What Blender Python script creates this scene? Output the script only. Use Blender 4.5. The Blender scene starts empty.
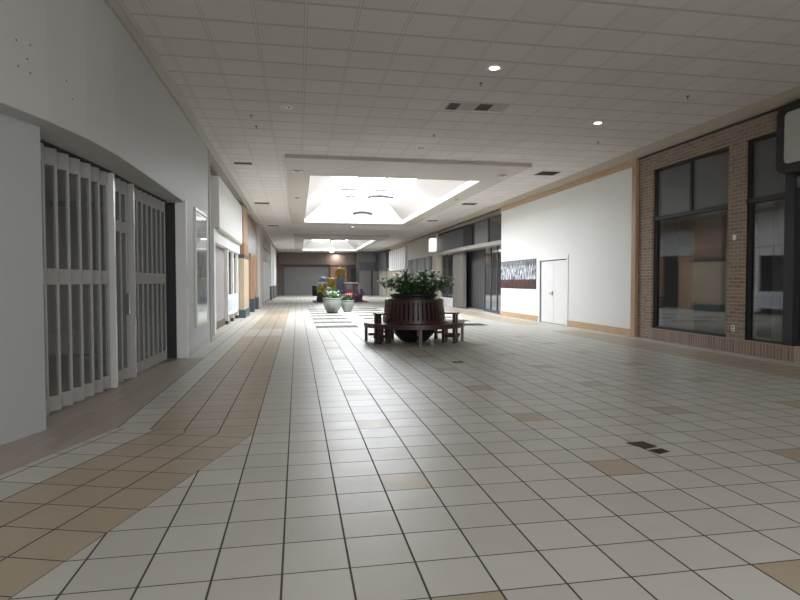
import bpy, bmesh, math, random
from mathutils import Vector, Matrix
random.seed(7)
SC = bpy.context.scene
COL = SC.collection
PI = math.pi

# ------------------------------------------------------------------ materials
class NT:
    def __init__(s, name):
        s.m = bpy.data.materials.new(name); s.m.use_nodes = True
        s.t = s.m.node_tree; s.n = s.t.nodes; s.l = s.t.links
        s.b = s.n['Principled BSDF']; s.out = s.n['Material Output']
    def put(s, inp, v):
        if isinstance(v, bpy.types.NodeSocket): s.l.new(v, inp)
        elif isinstance(v, (tuple, list)) and len(v) == 3 and inp.type == 'RGBA': inp.default_value = (*v, 1)
        else: inp.default_value = v
    def M(s, op, a, b=0.0, c=0.0):
        n = s.n.new('ShaderNodeMath'); n.operation = op
        for i, v in enumerate((a, b, c)): s.put(n.inputs[i], v)
        return n.outputs[0]
    def pos(s):
        g = s.n.new('ShaderNodeNewGeometry'); x = s.n.new('ShaderNodeSeparateXYZ')
        s.l.new(g.outputs['Position'], x.inputs[0]); return x.outputs[0], x.outputs[1], x.outputs[2]
    def objpos(s):
        g = s.n.new('ShaderNodeTexCoord'); return g.outputs['Object']
    def comb(s, x, y, z=0.0):
        n = s.n.new('ShaderNodeCombineXYZ')
        for i, v in enumerate((x, y, z)): s.put(n.inputs[i], v)
        return n.outputs[0]
    def mix(s, f, a, b):
        n = s.n.new('ShaderNodeMix'); n.data_type = 'RGBA'
        s.put(n.inputs[0], f); s.put(n.inputs[6], a); s.put(n.inputs[7], b); return n.outputs[2]
    def noise(s, scale, vec=None, detail=3.0):
        n = s.n.new('ShaderNodeTexNoise'); n.inputs['Scale'].default_value = scale
        n.inputs['Detail'].default_value = detail
        if vec is None:
            g = s.n.new('ShaderNodeNewGeometry'); vec = g.outputs['Position']
        s.l.new(vec, n.inputs['Vector']); return n.outputs[0]
    def white(s, vec):
        n = s.n.new('ShaderNodeTexWhiteNoise'); s.l.new(vec, n.inputs['Vector']); return n.outputs[0]
    def bump(s, h, strength=.2, dist=.01):
        n = s.n.new('ShaderNodeBump'); n.inputs['Strength'].default_value = strength
        n.inputs['Distance'].default_value = dist
        s.l.new(h, n.inputs['Height']); s.l.new(n.outputs[0], s.b.inputs['Normal'])
    def set(s, color=None, rough=.5, metal=0, spec=None, emit=None, es=0):
        if color is not None: s.put(s.b.inputs['Base Color'], color)
        s.put(s.b.inputs['Roughness'], rough); s.put(s.b.inputs['Metallic'], metal)
        if spec is not None: s.put(s.b.inputs['Specular IOR Level'], spec)
        if emit is not None:
            s.put(s.b.inputs['Emission Color'], emit); s.put(s.b.inputs['Emission Strength'], es)
        return s.m

def sc3(c, k): return tuple(min(1, v * k) for v in c)

def plain(name, c, rough=.6, var=.06, scale=6, metal=0, spec=None, bump=0):
    t = NT(name); f = t.noise(scale)
    col = t.mix(f, sc3(c, 1 - var), sc3(c, 1 + var))
    if bump: t.bump(t.noise(scale * 12), bump)
    return t.set(col, rough, metal, spec)

def emis(name, c, s):
    t = NT(name); f = t.noise(.8)
    return t.set(c, .6, emit=t.mix(f, sc3(c, .96), c), es=s)

MT = {}
MT['wall'] = plain('wall_paint', (.50, .515, .51), .55, .03, .8, bump=.03)
MT['wall2'] = plain('pillar_paint', (.42, .44, .445), .5, .03, 1.2)
MT['white'] = plain('white_paint', (.74, .74, .74), .45, .03, 2)
MT['board'] = plain('barricade_board', (.72, .72, .71), .6, .03, .7)
MT['crown'] = plain('crown_cream', (.42, .39, .35), .6, .04, 2)
MT['cornice'] = plain('cornice_beige', (.40, .345, .28), .6, .04, 2)
MT['soffit'] = plain('soffit_paint', (.50, .46, .42), .7, .03, 1)
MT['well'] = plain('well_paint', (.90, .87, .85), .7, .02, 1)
MT['well_shaded'] = plain('well_paint_shaded', (.50, .46, .45), .7, .02, 1)  # well paint darkened and tinted to put shade on the long sides
MT['black'] = plain('black_metal', (.014, .014, .016), .6, .1, 8)
MT['alu'] = plain('gate_aluminium', (.37, .37, .36), .42, .06, 5, metal=.1)
MT['alu2'] = plain('gate_aluminium_bright', (.62, .62, .60), .35, .05, 5, metal=.3)
MT['greypanel'] = plain('grey_panel', (.10, .103, .105), .55, .06, 3)
MT['dark'] = plain('dark_interior', (.03, .03, .032), .7, .2, 2)
MT['grey'] = plain('grey_plaster', (.14, .14, .145), .7, .1, 1.5)
MT['cream'] = plain('cream_paint', (.44, .40, .33), .6, .05, 2)
MT['bench'] = None
MT['pot'] = plain('dark_planter_plastic', (.016, .017, .02), .35, .1, 6)
MT['soil'] = plain('soil', (.03, .02, .015), .9, .4, 30)
MT['ceramic'] = plain('celadon_glaze', (.20, .225, .20), .16, .08, 5)
MT['chrome'] = plain('chrome', (.7, .7, .7), .2, .02, 5, metal=1)
MT['plastic_w'] = plain('white_plastic', (.75, .74, .72), .4, .02, 5)

def wood_mat(name, c1, c2, axis='Y', rough=.5, sc=3):
    t = NT(name); x, y, z = t.pos()
    v = {'Y': t.comb(t.M('MULTIPLY', x, 12), t.M('MULTIPLY', y, .7), t.M('MULTIPLY', z, 12)),
         'Z': t.comb(t.M('MULTIPLY', x, 12), t.M('MULTIPLY', y, 12), t.M('MULTIPLY', z, .7)),
         'X': t.comb(t.M('MULTIPLY', x, .7), t.M('MULTIPLY', y, 12), t.M('MULTIPLY', z, 12))}[axis]
    f = t.noise(sc, v, 5)
    r = t.M('MULTIPLY', t.M('SUBTRACT', f, .35), 3.0); r = t.M('MAXIMUM', t.M('MINIMUM', r, 1.0), 0.0)
    return t.set(t.mix(r, c1, c2), rough)
MT['bench'] = wood_mat('bench_dark_wood', (.038, .018, .015), (.085, .042, .035), 'X', .38)
MT['pine_h'] = wood_mat('pine_trim_level', (.42, .28, .165), (.53, .37, .235), 'Y', .5)
MT['pine_v'] = wood_mat('pine_trim_upright', (.34, .22, .13), (.45, .31, .19), 'Z', .5)
MT['orange'] = wood_mat('orange_wood', (.36, .24, .155), (.45, .31, .21), 'Z', .5)
MT['brownwood'] = wood_mat('brown_wood', (.24, .14, .08), (.32, .19, .11), 'Z', .5)
MT['tanwood'] = wood_mat('tan_wood', (.40, .32, .22), (.50, .41, .3), 'Z', .5)

def floor_mat(name, x0, y0, ang, rotated):
    s = .326
    t = NT(name); X, Y, Z = t.pos()
    if ang:
        ca, sa = math.cos(ang), math.sin(ang)
        dx = t.M('SUBTRACT', X, x0); dy = t.M('SUBTRACT', Y, y0)
        U = t.M('ADD', t.M('MULTIPLY', dx, ca), t.M('MULTIPLY', dy, sa))
        V = t.M('ADD', t.M('MULTIPLY', dx, -sa), t.M('MULTIPLY', dy, ca))
    else:
        U = t.M('SUBTRACT', X, x0); V = t.M('SUBTRACT', Y, y0)
    u = t.M('DIVIDE', U, s); v = t.M('DIVIDE', V, s)
    i = t.M('FLOOR', u); j = t.M('FLOOR', v)
    fu = t.M('SUBTRACT', u, i); fv = t.M('SUBTRACT', v, j)
    eu = t.M('MINIMUM', fu, t.M('SUBTRACT', 1.0, fu)); ev = t.M('MINIMUM', fv, t.M('SUBTRACT', 1.0, fv))
    g = t.M('MAXIMUM', t.M('LESS_THAN', eu, .017), t.M('LESS_THAN', ev, .013))
    def rng(q, a, b): return t.M('MULTIPLY', t.M('GREATER_THAN', q, a - .5), t.M('LESS_THAN', q, b + .5))
    def OR(a, b): return t.M('MAXIMUM', a, b)
    def AND(a, b): return t.M('MULTIPLY', a, b)
    rnd = t.white(t.comb(i, j, 1.0))
    ivory = (.515, .503, .463); ivory2 = (.585, .573, .53)
    base = t.mix(rnd, ivory, ivory2)
    cloud = t.noise(5.0, None, 4)
    base = t.mix(t.M('MULTIPLY', cloud, .35), base, (.46, .43, .37))
    tan = t.mix(rnd, (.41, .345, .255), (.47, .40, .305))
    tan2 = t.mix(t.M('MULTIPLY', cloud, .5), tan, (.37, .305, .22))
    if rotated:
        mask = rng(i, -3, -1)
    else:
        band = OR(AND(rng(i, -3, -1), t.M('GREATER_THAN', j, 7.5)), rng(i, 23, 25))
        gap = rng(j, 38, 44)           # white break
        upto = t.M('LESS_THAN', j, 79.5)
        mask = AND(AND(band, t.M('SUBTRACT', 1.0, gap)), upto)
        lat = AND(t.M('LESS_THAN', t.M('MODULO', t.M('ADD', i, 97), 5.0), .5), t.M('LESS_THAN', t.M('MODULO', t.M('ADD', j, 97), 5.0), .5))
        lat = AND(lat, AND(rng(i, 3, 20), t.M('LESS_THAN', j, 37.5)))
        mask = OR(mask, lat)
        far = rng(j, 104, 112)
        mask = OR(mask, far)
    col = t.mix(mask, base, tan2)
    spec = .28
    if not rotated:
        st = AND(t.M('LESS_THAN', t.M('MODULO', t.M('ADD', j, 3.0), 6.0), 2.5), rng(j, 45, 83))
        cols = OR(OR(rng(i, 3, 6), rng(i, 9, 13)), rng(i, 16, 19))
        stm = AND(st, cols)
        spec = t.M('SUBTRACT', .28, t.M('MULTIPLY', stm, .25))
        col = t.mix(stm, col, t.mix(rnd, (.055, .065, .055), (.095, .105, .09)))
    col = t.mix(g, col, (.075, .07, .062))
    r = t.M('ADD', .27, t.M('MULTIPLY', g, .5)); r = t.M('ADD', r, t.M('MULTIPLY', cloud, .16))
    hgt = t.M('ADD', t.M('SUBTRACT', 1.0, g), t.M('MULTIPLY', t.noise(2.2, None, 2), .5))
    t.bump(hgt, .25, .004)
    return t.set(col, r, 0, spec)
MT['floor'] = floor_mat('ivory_floor_tile', -.4067, 2.728, 0, False)
BANG = -math.atan(.325)
MT['floor_rot'] = floor_mat('ivory_floor_tile_turned', -.42 - .10 * math.sin(-BANG), 5.32 - .10 * math.cos(BANG), BANG, True)

def plank_mat():
    t = NT('greyed_wood_floor'); X, Y, Z = t.pos()
    i = t.M('FLOOR', t.M('MULTIPLY', X, 8.0))
    off = t.M('MULTIPLY', t.white(t.comb(i, 3.0, 0.0)), 1.3)
    j = t.M('FLOOR', t.M('ADD', Y, off))
    r = t.white(t.comb(i, j, 0.0))
    f = t.noise(2.5, t.comb(t.M('MULTIPLY', X, 14), Y, 0.0), 6)
    c = t.mix(r, (.25, .20, .165), (.36, .30, .26)); c = t.mix(t.M('MULTIPLY', f, .8), c, (.48, .42, .37))
    return t.set(c, .5)
MT['plank'] = plank_mat()

def ceil_mat():
    s = .62; t = NT('ceiling_tile'); X, Y, Z = t.pos()
    u = t.M('DIVIDE', t.M('SUBTRACT', X, .13 - 6.2), s); v = t.M('DIVIDE', t.M('SUBTRACT', Y, 7.34 - 31.0), s)
    i = t.M('FLOOR', u); j = t.M('FLOOR', v)
    fu = t.M('SUBTRACT', u, i); fv = t.M('SUBTRACT', v, j)
    eu = t.M('MINIMUM', fu, t.M('SUBTRACT', 1.0, fu)); ev = t.M('MINIMUM', fv, t.M('SUBTRACT', 1.0, fv))
    gu = t.M('LESS_THAN', eu, .018); gv = t.M('LESS_THAN', ev, .018)
    su = t.M('LESS_THAN', eu, .036); sv = t.M('LESS_THAN', ev, .04)
    r = t.white(t.comb(i, j, 2.0))
    c = t.mix(r, (.655, .62, .60), (.705, .67, .65))
    c = t.mix(t.M('MULTIPLY', t.noise(30.0), .25), c, (.56, .53, .50))
    c = t.mix(t.M('MULTIPLY', sv, .6), c, (.38, .36, .33))
    c = t.mix(t.M('MULTIPLY', su, .55), c, (.33, .31, .29))
    c = t.mix(gu, c, (.70, .67, .63))
    c = t.mix(t.M('MULTIPLY', gv, .6), c, (.52, .50, .465))
    t.bump(t.M('SUBTRACT', 1.0, t.M('MAXIMUM', su, sv)), .3, .006)
    return t.set(c, .8, 0, .2)
MT['ceil'] = ceil_mat()

def brick_mat(name, upright=False):
    t = NT(name); X, Y, Z = t.pos()
    b = t.n.new('ShaderNodeTexBrick')
    v = t.comb(t.M('ADD', Y, X), Z) if not upright else t.comb(Z, t.M('ADD', Y, X))
    t.l.new(v, b.inputs['Vector'])
    b.inputs['Color1'].default_value = (.22, .155, .115, 1); b.inputs['Color2'].default_value = (.31, .235, .18, 1)
    b.inputs['Mortar'].default_value = (.40, .36, .31, 1)
    b.inputs['Scale'].default_value = 1.0; b.inputs['Mortar Size'].default_value = .007
    b.inputs['Brick Width'].default_value = .215 if not upright else .27
    b.inputs['Row Height'].default_value = .075
    if upright: b.offset = 0
    c = t.mix(t.M('MULTIPLY', t.noise(25.0), .4), b.outputs['Color'], (.16, .11, .08))
    t.bump(t.M('SUBTRACT', 1.0, b.outputs['Fac']), .5, .01)
    return t.set(c, .85)
MT['brick'] = brick_mat('brown_brick')
MT['brick_up'] = brick_mat('soldier_brick', True)

def glass_mat(name, tint, refl=.12, mul=1.1, haze=.02):
    t = NT(name)
    tr = t.n.new('ShaderNodeBsdfTransparent'); tr.inputs[0].default_value = (*tint, 1)
    gl = t.n.new('ShaderNodeBsdfGlossy'); gl.inputs['Roughness'].default_value = .03
    gl.inputs['Color'].default_value = (.95, .97, 1, 1)
    df = t.n.new('ShaderNodeBsdfDiffuse'); df.inputs[0].default_value = (.45, .46, .46, 1)
    md = t.n.new('ShaderNodeMixShader'); md.inputs[0].default_value = haze; t.l.new(tr.outputs[0], md.inputs[1]); t.l.new(df.outputs[0], md.inputs[2])
    ge = t.n.new('ShaderNodeNewGeometry'); vm = t.n.new('ShaderNodeVectorMath'); vm.operation = 'DOT_PRODUCT'
    t.l.new(ge.outputs['Incoming'], vm.inputs[0]); t.l.new(ge.outputs['Normal'], vm.inputs[1])
    fr_s = t.M('ADD', .04, t.M('MULTIPLY', .96, t.M('POWER', t.M('SUBTRACT', 1.0, t.M('MINIMUM', t.M('ABSOLUTE', vm.outputs['Value']), 1.0)), 5.0)))
    fac = t.M('MINIMUM', t.M('ADD', t.M('MULTIPLY', fr_s, mul), refl), 1.0)
    fac = t.M('MULTIPLY', fac, t.M('ADD', .94, t.M('MULTIPLY', t.noise(1.5), .12)))
    mx = t.n.new('ShaderNodeMixShader')
    t.l.new(fac, mx.inputs[0]); t.l.new(md.outputs[0], mx.inputs[1]); t.l.new(gl.outputs[0], mx.inputs[2])
    t.l.new(mx.outputs[0], t.out.inputs[0]); return t.m
MT['glass'] = glass_mat('shop_glass', (.50, .52, .52), .05, 1.8)
MT['glass_dark'] = glass_mat('tinted_glass', (.40, .42, .43), .02, 1.6)
MT['glass_case'] = glass_mat('case_glass', (.9, .92, .92), .0, .8)
MT['acrylic'] = glass_mat('clear_gate_panel', (.72, .74, .74), .02, 1.2, .11)
MT['glass_green'] = glass_mat('green_glass', (.45, .6, .55), .2)

# ------------------------------------------------------------------ mesh helpers
def wloc(o):
    v = Vector((0, 0, 0))
    while o: v += o.location; o = o.parent
    return v
class MB:
    def __init__(s): s.v = []; s.f = []; s.sm = []
    def quad(s, *p, smooth=False):
        n = len(s.v); s.v += [tuple(q) for q in p]; s.f.append(tuple(range(n, n + len(p)))); s.sm.append(smooth); return s
    def box(s, x0, x1, y0, y1, z0, z1):
        n = len(s.v)
        for z in (z0, z1):
            for x, y in ((x0, y0), (x1, y0), (x1, y1), (x0, y1)): s.v.append((x, y, z))
        for f in ((3, 2, 1, 0), (4, 5, 6, 7), (0, 1, 5, 4), (1, 2, 6, 5), (2, 3, 7, 6), (3, 0, 4, 7)):
            s.f.append(tuple(n + k for k in f)); s.sm.append(False)
        return s
    def wallbox(s, a, b, th, z0, z1):
        """upright slab along plan segment a-b, thickness th centred"""
        a = Vector((a[0], a[1])); b = Vector((b[0], b[1])); d = (b - a).normalized(); n = Vector((-d.y, d.x)) * th / 2
        P = [a - n, b - n, b + n, a + n]; return s.prism([(p.x, p.y) for p in P], z0, z1)
    def prism(s, P, z0, z1, smooth=False):
        area = sum(P[i][0] * P[(i + 1) % len(P)][1] - P[(i + 1) % len(P)][0] * P[i][1] for i in range(len(P)))
        if area < 0: P = P[::-1]
        n = len(s.v); k = len(P)
        s.v += [(x, y, z0) for x, y in P] + [(x, y, z1) for x, y in P]
        s.f.append(tuple(range(n + k - 1, n - 1, -1))); s.sm.append(False)
        s.f.append(tuple(range(n + k, n + 2 * k))); s.sm.append(False)
        for i in range(k):
            j = (i + 1) % k; s.f.append((n + i, n + j, n + k + j, n + k + i)); s.sm.append(smooth)
        return s
    def extr(s, prof, axis, a, b, c=(0, 0, 0)):
        """profile in the plane across axis, extruded a..b"""
        k = len(prof); n = len(s.v)
        for q in (a, b):
            for u, w in prof:
                s.v.append({'X': (q, u, w), 'Y': (u, q, w), 'Z': (u, w, q)}[axis])
        s.f.append(tuple(range(n, n + k))); s.sm.append(False)
        s.f.append(tuple(range(n + 2 * k - 1, n + k - 1, -1))); s.sm.append(False)
        for i in range(k):
            j = (i + 1) % k; s.f.append((n + i, n + k + i, n + k + j, n + j)); s.sm.append(False)
        return s
    def lathe(s, prof, c, seg=32, a0=0, a1=2 * PI, sx=1, sy=1):
        n = len(s.v); full = abs(a1 - a0 - 2 * PI) < 1e-6; k = len(prof)
        m = seg if full else seg + 1
        for i in range(m):
            a = a0 + (a1 - a0) * i / seg
            for r, z in prof: s.v.append((c[0] + r * math.cos(a) * sx, c[1] + r * math.sin(a) * sy, c[2] + z))
        for i in range(seg):
            j = (i + 1) % m if full else i + 1
            for q in range(k - 1):
                s.f.append((n + i * k + q, n + j * k + q, n + j * k + q + 1, n + i * k + q + 1)); s.sm.append(True)
        return s
    def tube(s, pts, r, seg=8, cap=True):
        pts = [Vector(p) for p in pts]; n0 = len(s.v)
        rr = r if isinstance(r, (list, tuple)) else [r] * len(pts)
        for i, p in enumerate(pts):
            d = (pts[min(i + 1, len(pts) - 1)] - pts[max(i - 1, 0)]).normalized()
            up = Vector((0, 0, 1)) if abs(d.z) < .95 else Vector((1, 0, 0))
            a = d.cross(up).normalized(); b = d.cross(a).normalized()
            for q in range(seg):
                t = 2 * PI * q / seg; w = p + (a * math.cos(t) + b * math.sin(t)) * rr[i]; s.v.append(tuple(w))
        for i in range(len(pts) - 1):
            for q in range(seg):
                w = (q + 1) % seg
                s.f.append((n0 + i * seg + q, n0 + i * seg + w, n0 + (i + 1) * seg + w, n0 + (i + 1) * seg + q)); s.sm.append(True)
        if cap:
            s.f.append(tuple(n0 + q for q in range(seg))[::-1]); s.sm.append(False)
            e = n0 + (len(pts) - 1) * seg; s.f.append(tuple(e + q for q in range(seg))); s.sm.append(False)
        return s
    def ball(s, c, r, seg=16, rings=10, sz=None):
        rz = sz or r
        prof = [(max(1e-4, r * math.sin(PI * k / rings)), -rz * math.cos(PI * k / rings)) for k in range(rings + 1)]
        return s.lathe(prof, c, seg)
    def arc(s, c, r0, r1, a0, a1, z0, z1, seg=24, r0t=None, r1t=None):
        """curved slab: annular sector, optionally with different top radii"""
        r0t = r0 if r0t is None else r0t; r1t = r1 if r1t is None else r1t
        n = len(s.v)
        for i in range(seg + 1):
            a = a0 + (a1 - a0) * i / seg; ca, sa = math.cos(a), math.sin(a)
            for r, z in ((r0, z0), (r1, z0), (r1t, z1), (r0t, z1)): s.v.append((c[0] + r * ca, c[1] + r * sa, z))
        for i in range(seg):
            for q in range(4):
                w = (q + 1) % 4; s.f.append((n + i * 4 + q, n + (i + 1) * 4 + q, n + (i + 1) * 4 + w, n + i * 4 + w)); s.sm.append(False)
        s.f.append((n, n + 1, n + 2, n + 3)); s.sm.append(False); e = n + seg * 4
        s.f.append((e + 3, e + 2, e + 1, e)); s.sm.append(False)
        return s
    def build(s, name, mat, parent=None, bevel=0, fix=True):
        me = bpy.data.meshes.new(name)
        o0 = wloc(parent) if parent else Vector((0, 0, 0))
        me.from_pydata([tuple(Vector(v) - o0) for v in s.v], [], s.f)
        me.polygons.foreach_set('use_smooth', s.sm)
        if fix:
            bm = bmesh.new(); bm.from_mesh(me); bmesh.ops.recalc_face_normals(bm, faces=bm.faces); bm.to_mesh(me); bm.free()
        me.materials.append(MT[mat] if isinstance(mat, str) else mat)
        o = bpy.data.objects.new(name, me); COL.objects.link(o)
        if parent: o.parent = parent
        if bevel:
            b = o.modifiers.new('bevel', 'BEVEL'); b.width = bevel; b.segments = 2; b.limit_method = 'ANGLE'
        return o
def tag(o, label, cat, group=None, kind=None):
    o['label'] = label; o['category'] = cat
    if group: o['group'] = group
    if kind: o['kind'] = kind
    return o
def thing(name, loc, label, cat, group=None):
    o = bpy.data.objects.new(name, None); o.location = loc; o.empty_display_size = .1; COL.objects.link(o)
    return tag(o, label, cat, group)
def struct(mb, name, mat, parent=None, **k):
    o = mb.build(name, mat, parent, **k)
    if not parent: o['kind'] = 'structure'
    return o
def box(*a): return MB().box(*a)

def area(name, loc, rot, sx, sy, e, c=(1, 1, 1)):
    l = bpy.data.lights.new(name, 'AREA'); l.shape = 'RECTANGLE'; l.size = sx; l.size_y = sy; l.energy = e; l.color = c
    o = bpy.data.objects.new(name, l); o.location = loc; o.rotation_euler = rot; COL.objects.link(o); return o
# ------------------------------------------------------------------ camera
f_px, yaw, pitch, roll = 565.3, .1798, .03157, -.0013
cy, sy, cp, sp = math.cos(yaw), math.sin(yaw), math.cos(pitch), math.sin(pitch)
F = Vector((sy * cp, cy * cp, -sp)); R0 = Vector((cy, -sy, 0)); U0 = R0.cross(F)
Rv = R0 * math.cos(roll) + U0 * math.sin(roll); Uv = -R0 * math.sin(roll) + U0 * math.cos(roll)
cam = bpy.data.cameras.new('camera'); cam.sensor_width = 36; cam.lens = f_px * 36 / 800; cam.clip_end = 300
co = bpy.data.objects.new('camera', cam); COL.objects.link(co)
m = Matrix((Rv, Uv, -F)).transposed().to_4x4(); m.translation = (0, 0, 1.4); co.matrix_world = m
SC.camera = co

# ------------------------------------------------------------------ levels
XL, XR, ZC, YB, YF = -2.02, 8.47, 4.62, -12.0, 63.0
# floor
WL = [(-2.02, 7.0), (-2.12, 6.15), (-2.33, 5.3)]       # wall line near the left bend
dirn = Vector((-.325, -1.0)).normalized()
P1 = (-2.12, 4.46)
bR = [(-.42, 5.32), (-.42 + dirn.x * 7.2, 5.32 + dirn.y * 7.2)]  # edge of the turned tiles
wd = [(-1.72, 5.80), (-1.72 + dirn.x * 7.4, 5.80 + dirn.y * 7.4)]
fl = MB()
fl.quad((-.42, 5.32, 0), (-.42, YB, 0), (14, YB, 0), (14, YF, 0), (-.42, YF, 0))
fl.quad((-1.72, 5.80, 0), (-.42, 5.32, 0), (-.42, YF, 0), (-4, YF, 0), (-4, 11.0, 0), (-1.72, 11.0, 0))
fl.quad((-.42, 5.32, 0), (*bR[1], 0), (bR[1][0], YB, 0), (-.42, YB, 0))
struct(fl, 'floor', 'floor', fix=False)
fr = MB().quad((-.42, 5.32, 0), (-1.72, 5.80, 0), (*wd[1], 0), (*bR[1], 0))
struct(fr, 'floor', 'floor_rot')
fw = MB().quad((-1.72, 5.80, 0), (-1.72, 11.0, 0), (-8, 11.0, 0), (-8, wd[1][1], 0), (*wd[1], 0))
fw.quad((-8, 11.0, 0), (-4.0, 11.0, 0), (-4.0, 12.1, 0), (-8, 12.1, 0))
struct(fw, 'floor', 'plank')
struct(MB().quad((bR[1][0], YB, 0), (bR[1][0], bR[1][1], 0), (wd[1][0], wd[1][1], 0), (-8, wd[1][1], 0), (-8, YB, 0)), 'floor', 'plank')

# ceiling with two skylight holes
SK = [(-.28, 6.3, 14.6, 31.2), (-.2, 6.3, 38.5, 58.5)]
ce = MB()
def cq(x0, x1, y0, y1): ce.quad((x0, y0, ZC), (x0, y1, ZC), (x1, y1, ZC), (x1, y0, ZC))
cq(-4, 12, YB, SK[0][2]); cq(-4, 12, SK[0][3], SK[1][2]); cq(-4, 12, SK[1][3], YF)
for a in SK: cq(-4, a[0], a[2], a[3]); cq(a[1], 12, a[2], a[3])
struct(ce, 'ceiling', 'ceil')
# shell closing off light leaks
struct(box(-9, -8.9, YB, YF, -.1, 7), 'wall_outer_left', 'grey')
struct(box(14, 14.1, YB, YF, -.1, 7), 'wall_outer_right', 'grey')
struct(box(-9, 14, YB - .1, YB, -.1, 7), 'wall_back', 'wall')
struct(MB().box(-9, -4, YB, YF, 4.62, 4.7).box(12, 14, YB, YF, 4.62, 4.7), 'ceiling', 'grey')

# skylights
def skylight(k, x0, x1, y0, y1, ox0, ox1, oy0, oy1, label):
    zs = 4.53
    # dropped soffit ring with outer faces
    b = MB()
    b.box(x0, x1, y0, oy0, zs, ZC + .02); b.box(x0, x1, oy1, y1, zs, ZC + .02)
    b.box(x0, ox0, oy0, oy1, zs, ZC + .02); b.box(ox1, x1, oy0, oy1, zs, ZC + .02)
    struct(b, 'ceiling', 'soffit')
    t = thing('skylight', ((x0 + x1) / 2, (y0 + y1) / 2, zs), label, 'skylight', )
    zc, zt = 4.72, 5.45
    in_ = .95
    tx0, tx1, ty0, ty1 = ox0 + in_, ox1 - in_, oy0 + in_, oy1 - in_ - .2
    cb = MB()
    o = -.012
    RR = [(ox0 - o, oy0 - o), (ox1 + o, oy0 - o), (ox1 + o, oy1 + o), (ox0 - o, oy1 + o)]
    R1 = [(ox0, oy0), (ox1, oy0), (ox1, oy1), (ox0, oy1)]
    R2 = [(ox0 + o, oy0 + o), (ox1 - o, oy0 + o), (ox1 - o, oy1 - o), (ox0 + o, oy1 - o)]
    T = [(tx0, ty0), (tx1, ty0), (tx1, ty1), (tx0, ty1)]
    for i in range(4):
        j = (i + 1) % 4
        cb.quad((*RR[i], zs - .004), (*RR[j], zs - .004), (*RR[j], zc), (*RR[i], zc))
    cb.build('curb', 'curb', t)
    w = MB()
    for i in range(4):
        j = (i + 1) % 4
        w.quad((*RR[i], zc), (*RR[j], zc), (*T[j], zt), (*T[i], zt))
    w.v and None
    for i in range(4):
        j = (i + 1) % 4
        MB().quad((*RR[i], zc), (*RR[j], zc), (*T[j], zt), (*T[i], zt)).build('well_side', 'well' if i in (0, 2) else 'well_shaded', t)
    area('well_fill_lamp', ((ox0 + ox1) / 2, oy0 + (oy1 - oy0) * .45, zt - .12), (math.radians(62), 0, 0), 2.8, .5, WELL_E * (1 if k == 1 else .45), (.97, .98, 1))  # added fill inside the well, whitens its far side like sunlight
    g = MB().quad((tx0, ty0, zt + .12), (tx1, ty0, zt + .12), (tx1, ty1, zt + .12), (tx0, ty1, zt + .12))
    for i in range(4):
        j = (i + 1) % 4
        g.quad((*T[i], zt), (*T[j], zt), (*T[j], zt + .12), (*T[i], zt + .12))
    g.build('glazing', 'sky_glass' if k == 1 else 'sky_glass_far', t)
    y = oy1 - .95 - .1; n = 0
    while y > ty0 + .3:
        box(tx0, tx1, y - .06, y + .06, zt - .02, zt + .05).build('rafter', 'rafter', t); y -= 2.0
    for xx in (tx0 + (tx1 - tx0) / 3, tx0 + (tx1 - tx0) * 2 / 3):
        box(xx - .02, xx + .02, ty0, ty1, zt + .052, zt + .09).build('purlin', 'rafter', t)
    return t
SKY_E = 11.5; WELL_E = 220
MT['sky_glass'] = emis('skylight_glazing', (.93, .97, 1.0), SKY_E)
MT['sky_glass_far'] = emis('skylight_glazing_far', (.93, .97, 1.0), SKY_E * .5)
MT['curb'] = plain('curb_white', (.92, .91, .90), .5, .02, 1)
MT['rafter'] = plain('rafter_paint', (.035, .038, .04), .8, .03, 3)
skylight(1, *SK[0], .38, 5.6, 16.9, 30.0, 'large bright skylight well above the circular bench')
skylight(2, *SK[1], .5, 5.8, 42.0, 57.0, 'smaller distant bright skylight well beyond the first')

MT['darkbar'] = plain('dark_bar', (.03, .03, .03), .8, spec=.1)
# hanging curved bars in the first skylight
def pend(x, y, z, w, label):
    t = thing('pendant_light', (x, y, z), label, 'pendant light', 'curved pendant lights in the skylights')
    pts = [(x - w / 2 + w * k / 12, y, z + .07 * (1 - (2 * k / 12 - 1) ** 2)) for k in range(13)]
    MB().tube(pts, .055, 8).build('light_bar', 'darkbar', t)
    for e in (0, -1): MB().ball((pts[e][0], y, pts[e][2]), .05).build('end_cap', 'darkbar', t)
    for s in (-.3, .3): MB().tube([(x + s * w, y, z + .05), (x + s * w, y, 5.56)], .004, 6).build('wire', 'alu', t)
pend(3.5, 23.9, 5.0, 1.05, 'dark curved pendant bar nearer the viewer in the large skylight')
pend(3.28, 28.6, 4.86, .9, 'dark curved pendant bar at the far end of the large skylight')
pend(3.3, 47, 4.85, 1.2, 'curved pendant bar in the distant skylight')

gl_ = thing('globe_light', (3.0, 50, 4.1), 'round white globe hanging below the distant skylight', 'globe light')
MB().ball((3.0, 50, 4.2), .24, 20, 12).build('globe', emis('globe_white', (1, 1, 1), .8), gl_)
MB().tube([(3.0, 50, 4.45), (3.0, 50, 5.5)], .012, 6).build('stem', 'alu2', gl_)
# ------------------------------------------------------------------ left wall
ZS = 2.87
line = [(XL, 13.9), (XL, 8.0), (-2.035, 7.0), (-2.10, 6.3), (-2.22, 5.7), (-2.36, 5.2)]
line += [(-2.36 + dirn.x * 3.0, 5.2 + dirn.y * 3.0), (-2.36 + dirn.x * 3.0, YB)]
w = MB()
for a, b in zip(line[:-1], line[1:]):
    w.quad((*a, ZS), (*b, ZS), (*b, ZC), (*a, ZC))
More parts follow.
